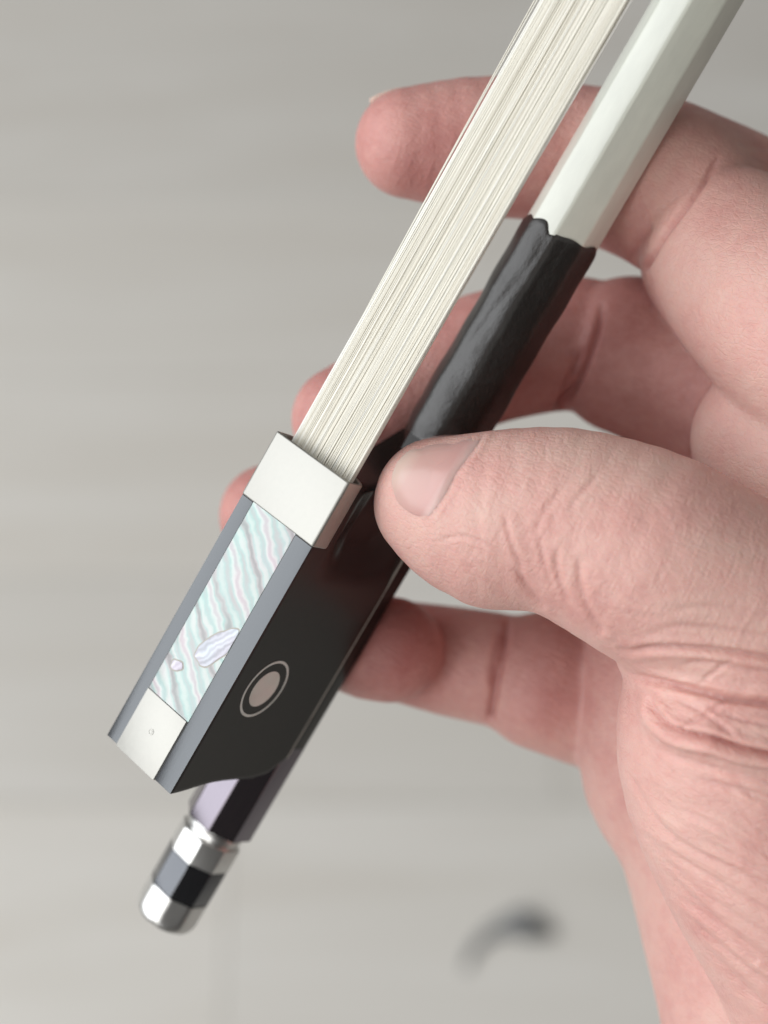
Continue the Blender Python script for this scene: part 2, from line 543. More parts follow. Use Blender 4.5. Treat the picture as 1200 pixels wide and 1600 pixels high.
thumb = smin(thumb, chain(field(), [(1040, 1108, 20, 2.6), (1090, 1126, 23.5, 3.4), (1150, 1140, 25, 3.6), (1240, 1155, 25, 3.4), (1360, 1180, 18, 3.0)]), 2.0)
thenar = chain(field(), [(1175, 1085, 12, 14.4), (1172, 1140, 12.5, 15.2), (1186, 1215, 12, 15.6), (1242, 1335, 11, 15.8), (1330, 1480, 9, 16.5), (1440, 1680, 5, 19), (1520, 2000, 0, 23)])

fl = [smin(f, palm, k) for f, k in ((index, 1.0), (middle, 3), (ring, 2), (little, 0.9))]
fin = fl[0]
for g in fl[1:]:
    fin = smin(fin, g, 0.5)
tt = smin(thumb, thenar, 1.6)
hand = smin(fin, smin(tt, palm, 1.0), 0.8)
# flesh gives way where the bow presses into it
gx, gy, gz = np.meshgrid(AX[0] - np.float32(BTn[0]), AX[1] - np.float32(BTn[1]), AX[2] - np.float32(BTn[2]), indexing='ij', sparse=True)
Rf = BRn.astype(np.float32)
S = gx * Rf[0, 0] + gy * Rf[1, 0] + gz * Rf[2, 0]
U = gx * Rf[0, 1] + gy * Rf[1, 1] + gz * Rf[2, 1]
V = gx * Rf[0, 2] + gy * Rf[1, 2] + gz * Rf[2, 2]
oct_d = np.maximum(np.maximum(np.abs(U), np.abs(V - VS)), (np.abs(U) + np.abs(V - VS)) * np.float32(0.7071)) - np.where((S > 50) & (S < 79), np.float32(4.95), np.float32(4.6))
oct_d = np.maximum(oct_d, -10 - S)
frog_d = np.maximum(np.maximum(np.abs(U) - np.float32(5.5), np.abs(V - 11) - 11), np.maximum(-S, S - np.float32(42.9) - np.clip(V - 6, 0, 15) * np.float32(0.3)))
hair_d = np.maximum(np.abs(U) - np.float32(5.3), np.abs(V - np.float32(1.9)) - 1)
bow_d = np.minimum(np.minimum(oct_d, frog_d), hair_d)
hand = -smin(-hand, bow_d, 0.5)
del S, U, V, oct_d, frog_d, hair_d, bow_d, fl, fin, tt
for k in range(3):
    sl = [slice(None)] * 3
    for e in (0, -1):
        sl[k] = e
        hand[tuple(sl)] = np.maximum(hand[tuple(sl)], 0.25)


def surface_nets(F):
    ins = F < 0
    nx, ny, nz = F.shape
    cnt = np.zeros((nx - 1, ny - 1, nz - 1), np.uint8)
    for i in (0, 1):
        for j in (0, 1):
            for k in (0, 1):
                cnt += ins[i:nx - 1 + i, j:ny - 1 + j, k:nz - 1 + k]
    cells = np.argwhere((cnt > 0) & (cnt < 8))
    idx = np.full(cnt.shape, -1, np.int32)
    idx[cells[:, 0], cells[:, 1], cells[:, 2]] = np.arange(len(cells))
    corners = [(i, j, k) for i in (0, 1) for j in (0, 1) for k in (0, 1)]
    val = {c: F[cells[:, 0] + c[0], cells[:, 1] + c[1], cells[:, 2] + c[2]] for c in corners}
    acc = np.zeros((len(cells), 3))
    num = np.zeros(len(cells))
    for c in corners:
        for ax in range(3):
            if c[ax] == 0:
                d = list(c)
                d[ax] = 1
                d = tuple(d)
                a, b = val[c], val[d]
                m = (a < 0) != (b < 0)
                t = np.where(m, a / np.where(m, a - b, 1), 0)
                for q in range(3):
                    acc[:, q] += np.where(m, c[q] + (t if q == ax else 0), 0)
                num += m
    verts = LO + VOX * (cells + acc / num[:, None])
    quads = []
    for ax in range(3):
        u, v = (ax + 1) % 3, (ax + 2) % 3
        sl0 = [slice(1, -1)] * 3
        sl1 = [slice(1, -1)] * 3
        sl0[ax] = slice(0, -1)
        sl1[ax] = slice(1, None)
        A, B = ins[tuple(sl0)], ins[tuple(sl1)]
        for flip, m in ((False, A & ~B), (True, ~A & B)):
            e = np.argwhere(m)
            for w in range(3):
                if w != ax:
                    e[:, w] += 1
            q = []
            for du, dv in ((0, 0), (1, 0), (1, 1), (0, 1)):
                g = e.copy()
                g[:, u] -= 1 - du
                g[:, v] -= 1 - dv
                q.append(idx[g[:, 0], g[:, 1], g[:, 2]])
            q = np.stack(q, 1)
            quads.append(q[:, ::-1] if flip else q)
    return verts, np.vstack(quads)


hv, hq = surface_nets(hand)


def np_mesh(name, v, q):
    me = bpy.data.meshes.new(name)
    me.vertices.add(len(v))
    me.vertices.foreach_set('co', np.asarray(v, np.float32).ravel())
    me.loops.add(q.size)
    me.loops.foreach_set('vertex_index', q.astype(np.int32).ravel())
    me.polygons.add(len(q))
    me.polygons.foreach_set('loop_start', np.arange(0, q.size, q.shape[1], dtype=np.int32))
    me.polygons.foreach_set('use_smooth', np.ones(len(q), bool))
    me.update(calc_edges=True)
    me.validate()
    return me


def largest_part(v, q):
    """keep the biggest connected shell"""
    lab = np.arange(len(v))
    while True:
        m = lab[q].min(1)
        new = lab.copy()
        for k in range(4):
            np.minimum.at(new, q[:, k], m)
        new = new[new]
        if (new == lab).all():
            break
        lab = new
    ids, n = np.unique(lab, return_counts=True)
    keep = lab == ids[n.argmax()]
    mp = np.cumsum(keep) - 1
    return v[keep], mp[q[keep[q].all(1)]]


hv, hq = largest_part(hv, hq)


def relax(v, q, it, amt=0.5):
    e = np.vstack([q[:, [0, 1]], q[:, [1, 2]], q[:, [2, 3]], q[:, [3, 0]]])
    for _ in range(it):
        s = np.zeros_like(v)
        n = np.zeros(len(v))
        for a, b in ((0, 1), (1, 0)):
            for k in range(3):
                s[:, k] += np.bincount(e[:, a], v[e[:, b], k], len(v))
            n += np.bincount(e[:, a], minlength=len(v))
        v = v + amt * (s / n[:, None] - v)
    return v


hv = relax(hv, hq, 3)


def catmull_clark(v, q):
    F = len(q)
    e = np.sort(np.stack([q, np.roll(q, -1, 1)], 2).reshape(-1, 2), 1).astype(np.int64)
    key, inv = np.unique(e[:, 0] * len(v) + e[:, 1], return_inverse=True)
    ea, eb = key // len(v), key % len(v)
    fp = v[q].mean(1)
    ne = np.bincount(inv, minlength=len(key))
    fo = np.repeat(np.arange(F), 4)
    mid = 0.5 * (v[ea] + v[eb])
    ef = np.stack([np.bincount(inv, fp[fo, k], len(key)) for k in range(3)], 1) / ne[:, None]
    ep = 0.5 * (mid + ef)
    nv = np.bincount(q.ravel(), minlength=len(v))[:, None]
    fa = np.stack([np.bincount(q.ravel(), fp[fo, k], len(v)) for k in range(3)], 1) / nv
    nm = (np.bincount(ea, minlength=len(v)) + np.bincount(eb, minlength=len(v)))[:, None]
    ma = np.stack([np.bincount(ea, mid[:, k], len(v)) + np.bincount(eb, mid[:, k], len(v)) for k in range(3)], 1) / nm
    vp = (fa + 2 * ma + (nv - 3) * v) / nv
    ei = inv.reshape(F, 4) + len(v)
    fi = np.arange(F) + len(v) + len(key)
    nq = np.stack([np.stack([q[:, i], ei[:, i], fi, ei[:, i - 1]], 1) for i in range(4)], 1).reshape(-1, 4)
    return np.vstack([vp, ep, fp]), nq


hv, hq = catmull_clark(hv, hq)
hm = np_mesh('hand', hv, hq)
n = len(hm.vertices)
co = np.empty(n * 3, np.float32)
hm.vertices.foreach_get('co', co)
co = co.reshape(-1, 3).astype(np.float64)
no = np.empty(n * 3, np.float32)
hm.vertices.foreach_get('normal', no)
no = no.reshape(-1, 3).astype(np.float64)


def to_px(c):
    k = FPX / (DREF - c[:, 2])
    return np.stack([600 + c[:, 0] * k, 800 - c[:, 1] * k], 1)


px = to_px(co)
ray = np.array([0, 0, DREF]) - co
ray /= np.linalg.norm(ray, axis=1)[:, None]
face = np.clip(((no * ray).sum(1) - 0.05) / 0.40, 0, 1)      # skin turned away keeps no relief
disp = np.zeros(n)
flush_shade = 0.27 + 0.27 * np.clip((2.0 - co[:, 2]) / 10.0, 0, 1) * np.clip((1320 - px[:, 1]) / 260, 0, 1)  # skin redness; far fingers deeper and darker, shade painted into the tint
ZT = (2.0, 60.0)       # thumb and thenar lie in front of these depths
ZF = (-60.0, 1.0)


def polydist(pts, sel):
    """distance in px from selected vertices to a polyline and position 0..1 along it"""
    pts = np.array(pts, float)
    q = px[sel]
    best = np.full(len(q), 1e9)
    pos = np.zeros(len(q))
    side = np.zeros(len(q))
    seg = np.linalg.norm(np.diff(pts, axis=0), axis=1)
    cum = np.concatenate([[0], np.cumsum(seg)])
    for i in range(len(pts) - 1):
        d = pts[i + 1] - pts[i]
        t = np.clip(((q - pts[i]) @ d) / (d @ d), 0, 1)
        w = q - (pts[i] + t[:, None] * d)
        dist = np.hypot(w[:, 0], w[:, 1])
        m = dist < best
        best[m] = dist[m]
        pos[m] = ((cum[i] + t * seg[i]) / cum[-1])[m]
        side[m] = np.sign(d[0] * w[:, 1] - d[1] * w[:, 0])[m]
    return best, pos, side


def smooth_poly(pts, step=12):
    c = np.array([(x, y, 0, 0) for x, y in pts], float)
    return spline(c, step)[:, :2]


def crease(pts, depth, width, zr, bulge=0.35, ends=(1, 1), red=0.12, lip=0.0, lipw=26.0):
    depth, width, red, bulge = depth * 0.52, width * 0.66, red * 0.6, bulge * 0.7
    """a fold line: a groove depth mm deep and width px wide with swollen lips"""
    if pts[-1][0] >= 1205:          # runs on round the hand and fades out
        (x0, y0), (x1, y1) = pts[-2], pts[-1]
        k = 150.0 / math.hypot(x1 - x0, y1 - y0)
        pts = list(pts) + [(x1 + (x1 - x0) * k, y1 + (y1 - y0) * k)]
        ends = (ends[0], 2)
    p = smooth_poly(pts)
    w5 = max(width * 5, lipw * 3 if lip else 0)
    lo, hi = p.min(0) - w5, p.max(0) + w5
    sel = np.where((px[:, 0] > lo[0]) & (px[:, 0] < hi[0]) & (px[:, 1] > lo[1]) & (px[:, 1] < hi[1]) & (co[:, 2] > zr[0]) & (co[:, 2] < zr[1]) & (face > 0))[0]
    if not len(sel):
        return
    d, t, sd_ = polydist(p, sel)
    env = np.ones(len(sel))
    if ends[0]:
        env *= np.clip(t / 0.2, 0, 1) ** 0.7
    if ends[1]:
        env *= np.clip((1 - t) / (0.2 if ends[1] == 1 else 0.42), 0, 1) ** (0.7 if ends[1] == 1 else 1.2)
    g = np.exp(-(d / width) ** 2)
    b = np.exp(-((d - 2.4 * width) / (1.3 * width)) ** 2)
    disp[sel] += face[sel] * env * depth * (-g + bulge * b)
    if lip:
        h = (1 - np.exp(-(d / (0.5 * width)) ** 2)) * np.exp(-(d / lipw) ** 2) * (sd_ < 0)
        disp[sel] += face[sel] * env * lip * h
    flush_shade[sel] += red * env * g


def vnoise(x, y, seed):
    r = np.random.RandomState(seed)
    T = r.rand(256, 256)
    xi, yi = np.floor(x).astype(int), np.floor(y).astype(int)
    fx, fy = x - xi, y - yi
    fx, fy = fx * fx * (3 - 2 * fx), fy * fy * (3 - 2 * fy)
    g = lambda a, b: T[a % 256, b % 256]
    return (g(xi, yi) * (1 - fx) + g(xi + 1, yi) * fx) * (1 - fy) + (g(xi, yi + 1) * (1 - fx) + g(xi + 1, yi + 1) * fx) * fy - 0.5


def wrinkles(center, rad, ang, amp, wl, ln, zr, seed, bend=0.0):
    """a patch of fine folds running at ang degrees (image, clockwise from right)"""
    dx, dy = px[:, 0] - center[0], px[:, 1] - center[1]
    m = (dx / rad[0]) ** 2 + (dy / rad[1]) ** 2
    sel = np.where((m < 1) & (co[:, 2] > zr[0]) & (co[:, 2] < zr[1]) & (face > 0))[0]
    c, s = math.cos(math.radians(ang)), math.sin(math.radians(ang))
    al, ac = dx[sel] * c + dy[sel] * s, -dx[sel] * s + dy[sel] * c
    ac = ac + bend * al * al / 1000.0 + 9 * vnoise(al / 60, ac / 60, seed + 7)
    f = vnoise(al / ln, ac / wl, seed) + 0.5 * vnoise(al / (ln * 0.6), ac / (wl * 0.48), seed + 1)
    f = -np.abs(f) * 1.6 + 0.3
    amp *= 0.24
    disp[sel] += face[sel] * amp * f * (1 - m[sel]) ** 0.6


# --- thumb base: folds over the joint
T_ = ZT
crease([(962, 1012), (985, 1018), (1025, 1012), (1094, 1014), (1150, 1020), (1210, 1030)], 1.1, 7, T_, 0.6, (1, 0), 0.25)
crease([(975, 1048), (1000, 1058), (1033, 1066), (1094, 1080), (1146, 1092), (1215, 1100)], 1.5, 8, T_, 0.6, (1, 0), 0.28)
crease([(1018, 1080), (1014, 1098), (1025, 1118), (1045, 1138), (1069, 1148), (1114, 1157), (1159, 1171), (1215, 1184)], 2.7, 9, T_, 0.6, (1, 0), 0.40)
crease([(1061, 1141), (1090, 1122), (1142, 1094)], 0.55, 5, T_, 0.3)
crease([(1040, 1085), (1075, 1100), (1110, 1122), (1160, 1160)], 0.4, 5, T_, 0.3)
crease([(1110, 1108), (1150, 1122), (1210, 1135)], 0.45, 5, T_, 0.3, (1, 0))
crease([(1050, 1042), (1100, 1034), (1160, 1046), (1210, 1052)], 0.4, 6, T_, 0.3, (1, 0))
crease([(1090, 1070), (1130, 1040), (1150, 1030)], 0.35, 5, T_, 0.3)
crease([(1010, 990), (1060, 978), (1130, 985), (1210, 996)], 0.35, 7, T_, 0.3, (1, 0))
crease([(1040, 955), (1110, 948), (1210, 962)], 0.28, 7, T_, 0.3, (1, 0))
# thenar: long skin lines falling to the lower right
for i, (a, b, c_) in enumerate([((978, 1200), (1005, 1250), (1045, 1303)), ((1075, 1215), (1130, 1228), (1215, 1252)), ((1010, 1165), (1100, 1196), (1215, 1225)),
                                ((1050, 1260), (1120, 1290), (1215, 1345)), ((990, 1240), (1060, 1315), (1215, 1392)), ((1030, 1320), (1110, 1372), (1215, 1432)),
                                ((1005, 1300), (1080, 1382), (1215, 1470)), ((1040, 1360), (1110, 1430), (1215, 1512)), ((1075, 1430), (1130, 1480), (1215, 1548)),
                                ((1085, 1310), (1140, 1335), (1215, 1372)), ((1100, 1475), (1150, 1530), (1215, 1590)), ((1060, 1400), (1110, 1440), (1180, 1500))]):
    crease([a, b, c_], [0.30, 0.52, 0.40][i % 3], [6, 9, 7][i % 3], (-4, 60), 0.45, (1, 0), 0.08)
wrinkles((1130, 1330), (240, 300), 35, 1.15, 34, 190, (-3, 60), 11, 0.2)
wrinkles((1130, 1330), (240, 300), 28, 0.34, 12, 70, (-3, 60), 21, 0.2)
wrinkles((1150, 1380), (240, 330), 52, 0.30, 16, 60, (-3, 60), 23, 0.1)
wrinkles((1100, 1110), (150, 110), 15, 0.35, 12, 50, (-3, 60), 25, 0.1)
wrinkles((1100, 1110), (150, 110), 130, 0.30, 13, 50, (-3, 60), 27, 0.1)
wrinkles((1010, 1420), (110, 260), 62, 0.7, 26, 130, (-30, 60), 31)
# thumb knuckle and back
wrinkles((800, 815), (150, 150), 78, 0.30, 20, 80, T_, 41, 0.8)
wrinkles((930, 870), (170, 150), 62, 0.30, 24, 110, T_, 51, -0.4)
wrinkles((1120, 930), (200, 150), 10, 0.5, 26, 140, T_, 61)
wrinkles((860, 820), (330, 200), 120, 0.16, 12, 50, T_, 71)
crease([(716, 868), (745, 890), (772, 920), (800, 948)], 0.0, 6, T_)
crease([(806, 888), (826, 920), (848, 948)], 0.5, 7, T_, 0.4, (1, 0))
crease([(786, 800), (800, 850), (818, 892)], 0.28, 6, T_)
crease([(905, 868), (905, 905), (918, 950), (940, 985)], 0.45, 8, T_, 0.4, (1, 0))
crease([(868, 850), (872, 900), (890, 945)], 0.35, 7, T_, 0.4)
crease([(842, 838), (850, 880), (866, 925)], 0.25, 6, T_, 0.4)
crease([(880, 760), (850, 800), (835, 835)], 0.22, 7, T_, 0.3)
crease([(940, 735), (905, 775), (890, 800)], 0.22, 7, T_, 0.3)
crease([(680, 846), (720, 838), (765, 852), (800, 876)], 0.22, 5, T_, 0.4)
# thumb nail fold: nail bed sunk, fold raised round its root
NAIL = [(756, 681), (741, 703), (718, 733), (697, 773), (678, 800), (662, 816), (634, 808), (616, 794), (606, 773), (601, 750), (609, 720), (636, 694), (667, 679), (703, 674), (735, 676)]
NAIL = [(685.5 + (x - 684) * 0.97, 743 + (y - 742) * 0.97) for x, y in NAIL]
crease([(755, 679), (740, 704), (718, 733), (697, 773), (678, 800), (661, 818)], 0.22, 5, T_, 0.9, (0, 1), 0.05)
# index: joint folds
crease([(1125, 243), (1105, 275), (1075, 318), (1040, 365), (1010, 415)], 1.2, 7, (-40, 12), 0.0, (1, 0), 0.5)
crease([(1020, 350), (1000, 375), (990, 400)], 0.5, 9, (-40, 5), 0.3, (1, 0), 0.3)
crease([(1160, 235), (1190, 250), (1220, 258)], 0.35, 6, (-40, 12), 0.3)
crease([(1140, 215), (1165, 225), (1215, 232)], 0.3, 6, (-40, 12), 0.3)
# middle finger: joint folds
crease([(942, 470), (935, 505), (918, 560), (895, 610), (870, 650)], 1.8, 9, (-40, 0), 0.0, (1, 0), 0.5)
crease([(915, 540), (890, 590), (872, 640)], 0.6, 9, (-40, 0), 0.3, (1, 0), 0.35)
crease([(1140, 600), (1105, 660), (1080, 710)], 0.5, 9, (-40, 0), 0.3, (1, 0), 0.3)
# little finger: joint folds
crease([(794, 965), (790, 1000), (776, 1060), (766, 1120)], 1.5, 9, (-45, 0), 0.0, (1, 0), 0.5)
crease([(786, 985), (772, 1030), (766, 1080)], 0.5, 8, (-45, 0), 0.3, (1, 1), 0.4)
crease([(905, 985), (900, 1060), (905, 1150)], 0.0, 10, (-45, 0), 0.2, (1, 1), 0.1)
wrinkles((860, 985), (110, 50), 10, 0.25, 16, 90, (-45, 0), 81)
wrinkles((1150, 680), (90, 120), 60, 0.12, 12, 60, (-10, 20), 91)
wrinkles((940, 1150), (60, 130), 50, 0.2, 24, 90, (-45, 5), 95)

co = co + no * disp[:, None]


def blob(center, rad, amt, zr):
    m = ((px[:, 0] - center[0]) / rad[0]) ** 2 + ((px[:, 1] - center[1]) / rad[1]) ** 2
    s = (co[:, 2] > zr[0]) & (co[:, 2] < zr[1])
    flush_shade[s] += amt * np.exp(-m[s] * 1.5)


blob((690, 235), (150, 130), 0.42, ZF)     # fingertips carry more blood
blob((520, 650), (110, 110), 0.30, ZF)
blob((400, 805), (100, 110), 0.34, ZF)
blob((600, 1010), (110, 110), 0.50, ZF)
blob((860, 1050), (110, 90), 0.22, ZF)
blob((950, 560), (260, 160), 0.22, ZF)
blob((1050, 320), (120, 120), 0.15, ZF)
blob((960, 700), (170, 60), -0.22, ZT)
blob((1150, 830), (120, 70), -0.14, ZT)
blob((780, 900), (110, 50), 0.10, ZT)
blob((870, 960), (70, 40), 0.14, ZT)
blob((1010, 1180), (60, 120), 0.10, ZT)
blob((1100, 1240), (140, 40), 0.08, ZT)
blob((1080, 1500), (90, 150), 0.10, (-60, 60))
flush_shade += 0.10 * vnoise(px[:, 0] / 70, px[:, 1] / 60 + co[:, 2] / 8, 5)

HREF = P(1300, 1000, 0)           # origin inside the palm
hm.vertices.foreach_set('co', ((co - HREF) * 0.001).astype(np.float32).ravel())
at = hm.attributes.new('flush_shade', 'FLOAT', 'POINT')
at.data.foreach_set('value', np.clip(flush_shade, 0, 1).astype(np.float32))
at = hm.attributes.new('zone', 'FLOAT', 'POINT')
at.data.foreach_set('value', np.clip((px[:, 1] - 0.12 * (px[:, 0] - 1000) - 960) / 100, 0, 1).astype(np.float32))
hm.polygons.foreach_set('use_smooth', np.ones(len(hm.polygons), bool))
hm.update()
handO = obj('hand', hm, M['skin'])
handO.matrix_world = Matrix.Translation(REF) @ CROT.to_4x4() @ Matrix.Translation(Vector(HREF) * 0.001)
tag(handO, 'bare right hand pinching the bow between its thumb and curled fingers', 'hand')


# ------------------------------------------------------------------ fingernails
from mathutils.bvhtree import BVHTree
bvh = BVHTree.FromPolygons([tuple(c) for c in co], [tuple(p.vertices) for p in hm.polygons])


def hit(x, y):
    d = Vector(((x - 600) / FPX, (800 - y) / FPX, -1)).normalized()
    return bvh.ray_cast(Vector((0, 0, DREF)), d, 400)


def nail(outline, root, free, lift, name):
    """a curved plate laid on the fingertip inside a photo outline; root/free = px points of its two ends"""
    ol = smooth_poly(outline + [outline[0]], 6)
    c = ol.mean(0)
    rings, seg = 9, len(ol)
    V, fr = [], []
    ax = np.array(free, float) - np.array(root, float)
    for r in range(rings):
        f = (1 - r / (rings - 1)) ** 0.85
        for p in ol:
            q = c + (p - c) * f
            loc = nrm = None
            g = 1.0
            while loc is None and g > 0.6:
                loc, nrm, _, _ = hit(*(c + (q - c) * g))
                g -= 0.02
            h = lift - (lift + 0.10) * max(0, (f - 0.70) / 0.30) ** 2
            V.append(np.array(loc) + np.array(nrm) * h)
            fr.append(np.clip(((q - root) @ ax) / (ax @ ax), 0, 1))
    V = np.array(V)
    # even out the relief under the plate
    G = V.reshape(rings, seg, 3)
    for _ in range(5):
        A = G.copy()
        A[1:-1] = 0.5 * G[1:-1] + 0.125 * (np.roll(G, 1, 1)[1:-1] + np.roll(G, -1, 1)[1:-1] + G[:-2] + G[2:])
        A[-1] = G[-2].mean(0)
        G = A
    V = G.reshape(-1, 3)
    F = []
    for r in range(rings - 1):
        for s in range(seg):
            a, b = r * seg + s, r * seg + (s + 1) % seg
            F.append((a, b, b + seg, a + seg))
    me = np_mesh(name, (V - HREF) * 0.001, np.array(F))
    bm = bmesh.new()
    bm.from_mesh(me)
    bmesh.ops.remove_doubles(bm, verts=bm.verts, dist=1e-6)
    bmesh.ops.recalc_face_normals(bm, faces=bm.faces)
    kd = {}
    bm.to_mesh(me)
    bm.free()
    vv = np.empty(len(me.vertices) * 3, np.float32)
    me.vertices.foreach_get('co', vv)
    pp = to_px(vv.reshape(-1, 3) * 1000 + HREF)
    at = me.attributes.new('free', 'FLOAT', 'POINT')
    at.data.foreach_set('value', np.clip(((pp - np.array(root)) @ ax) / (ax @ ax), 0, 1).astype(np.float32))
    me.polygons.foreach_set('use_smooth', np.ones(len(me.polygons), bool))
    o = obj(name, me, M['nail'], handO)
    md = o.modifiers.new('plate', 'SOLIDIFY')
    md.thickness = 0.00015
    md.offset = -1.0
    return o


nail(NAIL, (708, 768), (622, 715), 0.26, 'thumb_nail')


def edge_nail(p, q, rt, name):
    """the free edge of a fingernail that just shows beyond the fingertip"""
    V, F = [], []
    for i in range(9):
        t = i / 8
        b = np.array(p) * (1 - t) + np.array(q) * t
        w = math.sin(math.pi * t) ** 0.6
        for k, (dy, dz) in enumerate(((0.9, -2.6), (0.45 * w + 0.1, 0.0), (0.25 * w, 0.35), (-0.3, -2.6))):
            V.append(b + np.array([0, dy, dz]))
    for i in range(8):
        for k in range(4):
            a = i * 4
            F.append((a + k, a + (k + 1) % 4, a + 4 + (k + 1) % 4, a + 4 + k))
    me = mesh(name, (np.array(V) - HREF) * 0.001, F + [(0, 1, 2, 3), (35, 34, 33, 32)])
    at = me.attributes.new('free', 'FLOAT', 'POINT')
    at.data.foreach_set('value', np.ones(len(me.vertices), np.float32))
    return obj(name, me, M['nail'], handO)


edge_nail(P(578, 156, -10), P(640, 138, -10), None, 'index_nail')

# ------------------------------------------------------------------ bow
bow = bpy.data.objects.new('violin_bow', None)
C.objects.link(bow)
bow.empty_display_size = 0.02
bow.matrix_world = Matrix.Translation(REF) @ CROT.to_4x4() @ Matrix.Translation(BT * 0.001) @ BR.to_4x4()
tag(bow, 'violin bow with black frog, white octagonal stick, pale hair and leather grip', 'violin bow')


def part(name, verts, faces, mat, parent, bev=0.0, seg=2, angle=35, smooth=True):
    me = mesh(name, np.array(verts, float) * 0.001, faces, smooth, angle)
    if bev:
        bevel(me, bev * 0.001, seg)
    return obj(name, me, mat, parent)


def prism(name, loop, stations, mat, parent, bev=0.0, seg=2, cap=True):
    """loop of (u,v) carried along s stations (s, scale)"""
    V, F = [], []
    m = len(loop)
    cu, cv = 0.0, VS
    for s, k in stations:
        V += [(s, cu + (u - cu) * k, cv + (v - cv) * k) for u, v in loop]
    for i in range(len(stations) - 1):
        for j in range(m):
            F.append((i * m + j, i * m + (j + 1) % m, (i + 1) * m + (j + 1) % m, (i + 1) * m + j))
    if cap:
        F += [tuple(range(m))[::-1], tuple(range((len(stations) - 1) * m, len(stations) * m))]
    return part(name, V, F, mat, parent, bev, seg)


def octagon(a):
    b = a * math.tan(math.pi / 8)
    return [(u, VS + v) for u, v in ((a, -b), (a, b), (b, a), (-b, a), (-a, b), (-a, -b), (-b, -a), (b, -a))]


def ngon(r, k=48):
    return [(r * math.cos(2 * math.pi * i / k), VS + r * math.sin(2 * math.pi * i / k)) for i in range(k)]


stick = prism('stick', octagon(AS), [(50, 1), (100, 1), (150, 0.985), (200, 0.965), (260, 0.94)], M['white'], bow, 0.28, 2)
stick_end = prism('stick_end', octagon(AS), [(-9.2, 1), (5.6, 1)], M['black_stick'], bow, 0.16, 2)
prism('stick_handle', octagon(AS - 0.01), [(5.4, 1), (50.5, 1)], M['ebony'], bow, 0.16, 2)
stick_end['label'] = 'black lacquered end of the stick beside the button'

# button
button = prism('button', ngon(3.75), [(-11.2, 1), (-9.0, 1)], M['button_silver'], bow, 0.1)
for nm, s0, s1, mt in (('silver_ring', -14.55, -11.05, 'button_silver'), ('ebony_band', -20.0, -14.6, 'button_ebony')):
    prism(nm, octagon(4.05 if nm == 'silver_ring' else 4.0), [(s0, 1), (s1, 1)], M[mt], button, 0.12)
KB = 64
st = [(-20.05, 1.0, 0.0), (-22.4, 1.0, 0.0), (-23.3, 1.0, 0.15), (-23.8, 0.995, 0.45), (-24.2, 0.975, 0.8), (-24.5, 0.935, 1.0), (-24.68, 0.87, 1.0), (-24.76, 0.75, 1.0)]
V, F = [], []
for s_, k_, mo in st:
    for q in range(KB):
        a = 2 * math.pi * (q + 0.5) / KB
        fa = (a + math.pi / 8) % (math.pi / 4) - math.pi / 8
        r = k_ * ((1 - mo) * 4.05 / math.cos(fa) + mo * 4.15)
        V.append((s_, r * math.cos(a), VS + r * math.sin(a)))
for i_ in range(len(st) - 1):
    for q in range(KB):
        p = (q + 1) % KB
        F.append((i_ * KB + q, i_ * KB + p, (i_ + 1) * KB + p, (i_ + 1) * KB + q))
F += [tuple(range(KB)), tuple(range((len(st) - 1) * KB, len(st) * KB))[::-1]]
part('silver_ring', V, F, M['button_silver'], button, 0.0, angle=25)
prism('collar_ring', ngon(3.95), [(-10.3, 1), (-9.7, 1)], M['button_silver'], button, 0.12)

# frog body
s_heel = lambda v: float(np.interp(v, [0, 1.5, 3, 4.5, 6, 8, 10, 12.5, 16, 18.6, 21.4], [0, 0.13, 0.36, 0.66, 0.95, 1.22, 1.36, 1.42, 1.55, 2.2, 4.6]))
s_front = lambda v: 41.8 if v < 6 else 41.8 + 6.5 * ((v - 6) / 15.4) ** 2
sst = lambda a, b, x: (lambda t: t * t * (3 - 2 * t))(min(1, max(0, (x - a) / (b - a))))


def half(s, v):
    h = 5.15 + 0.88 * (1 - min(v, 21.4) / 21.4) ** 2
    h -= 1.5 * sst(29.5, 36.0, s) * sst(3.6, 9.0, v) * (1 - 0.6 * sst(13, 21, v))
    h += 0.35 * sst(36.5, 41, s) * sst(4, 10, v) * (1 - sst(13, 18, v))
    return h


NT, NV = 72, 34
VT = 21.25
V, F = [], []
for side in (1, -1):
    for j in range(NV + 1):
        v = VT * j / NV
        for i in range(NT + 1):
            t = i / NT
            s = s_heel(v) + (s_front(v) - s_heel(v)) * t
            V.append((s, side * half(s, v), v))
N1 = (NT + 1) * (NV + 1)
ix = lambda k, i, j: k * N1 + j * (NT + 1) + i
for j in range(NV):
    for i in range(NT):
        F.append((ix(0, i, j), ix(0, i + 1, j), ix(0, i + 1, j + 1), ix(0, i, j + 1)))
        F.append((ix(1, i, j + 1), ix(1, i + 1, j + 1), ix(1, i + 1, j), ix(1, i, j)))
for i in range(NT):
    for j in (0, NV):
        F.append((ix(0, i, j), ix(1, i, j), ix(1, i + 1, j), ix(0, i + 1, j)))
for j in range(NV):
    for i in (0, NT):
        F.append((ix(0, i, j), ix(0, i, j + 1), ix(1, i, j + 1), ix(1, i, j)))
frog = part('frog', V, F, M['ebony'], bow, 0.16, 2)
frog['label'] = 'polished black ebony frog'


def slab(name, s0, s1, u0, u1, v0, v1, mat, bev=0.05):
    V = [(s, u, v) for v in (v0, v1) for s, u in ((s0, u0), (s1, u0), (s1, u1), (s0, u1))]
    F = [(0, 1, 2, 3), (7, 6, 5, 4)] + [(k, 4 + k, 4 + (k + 1) % 4, (k + 1) % 4) for k in range(4)]
    return part(name, V, F, mat, frog, bev, 2)


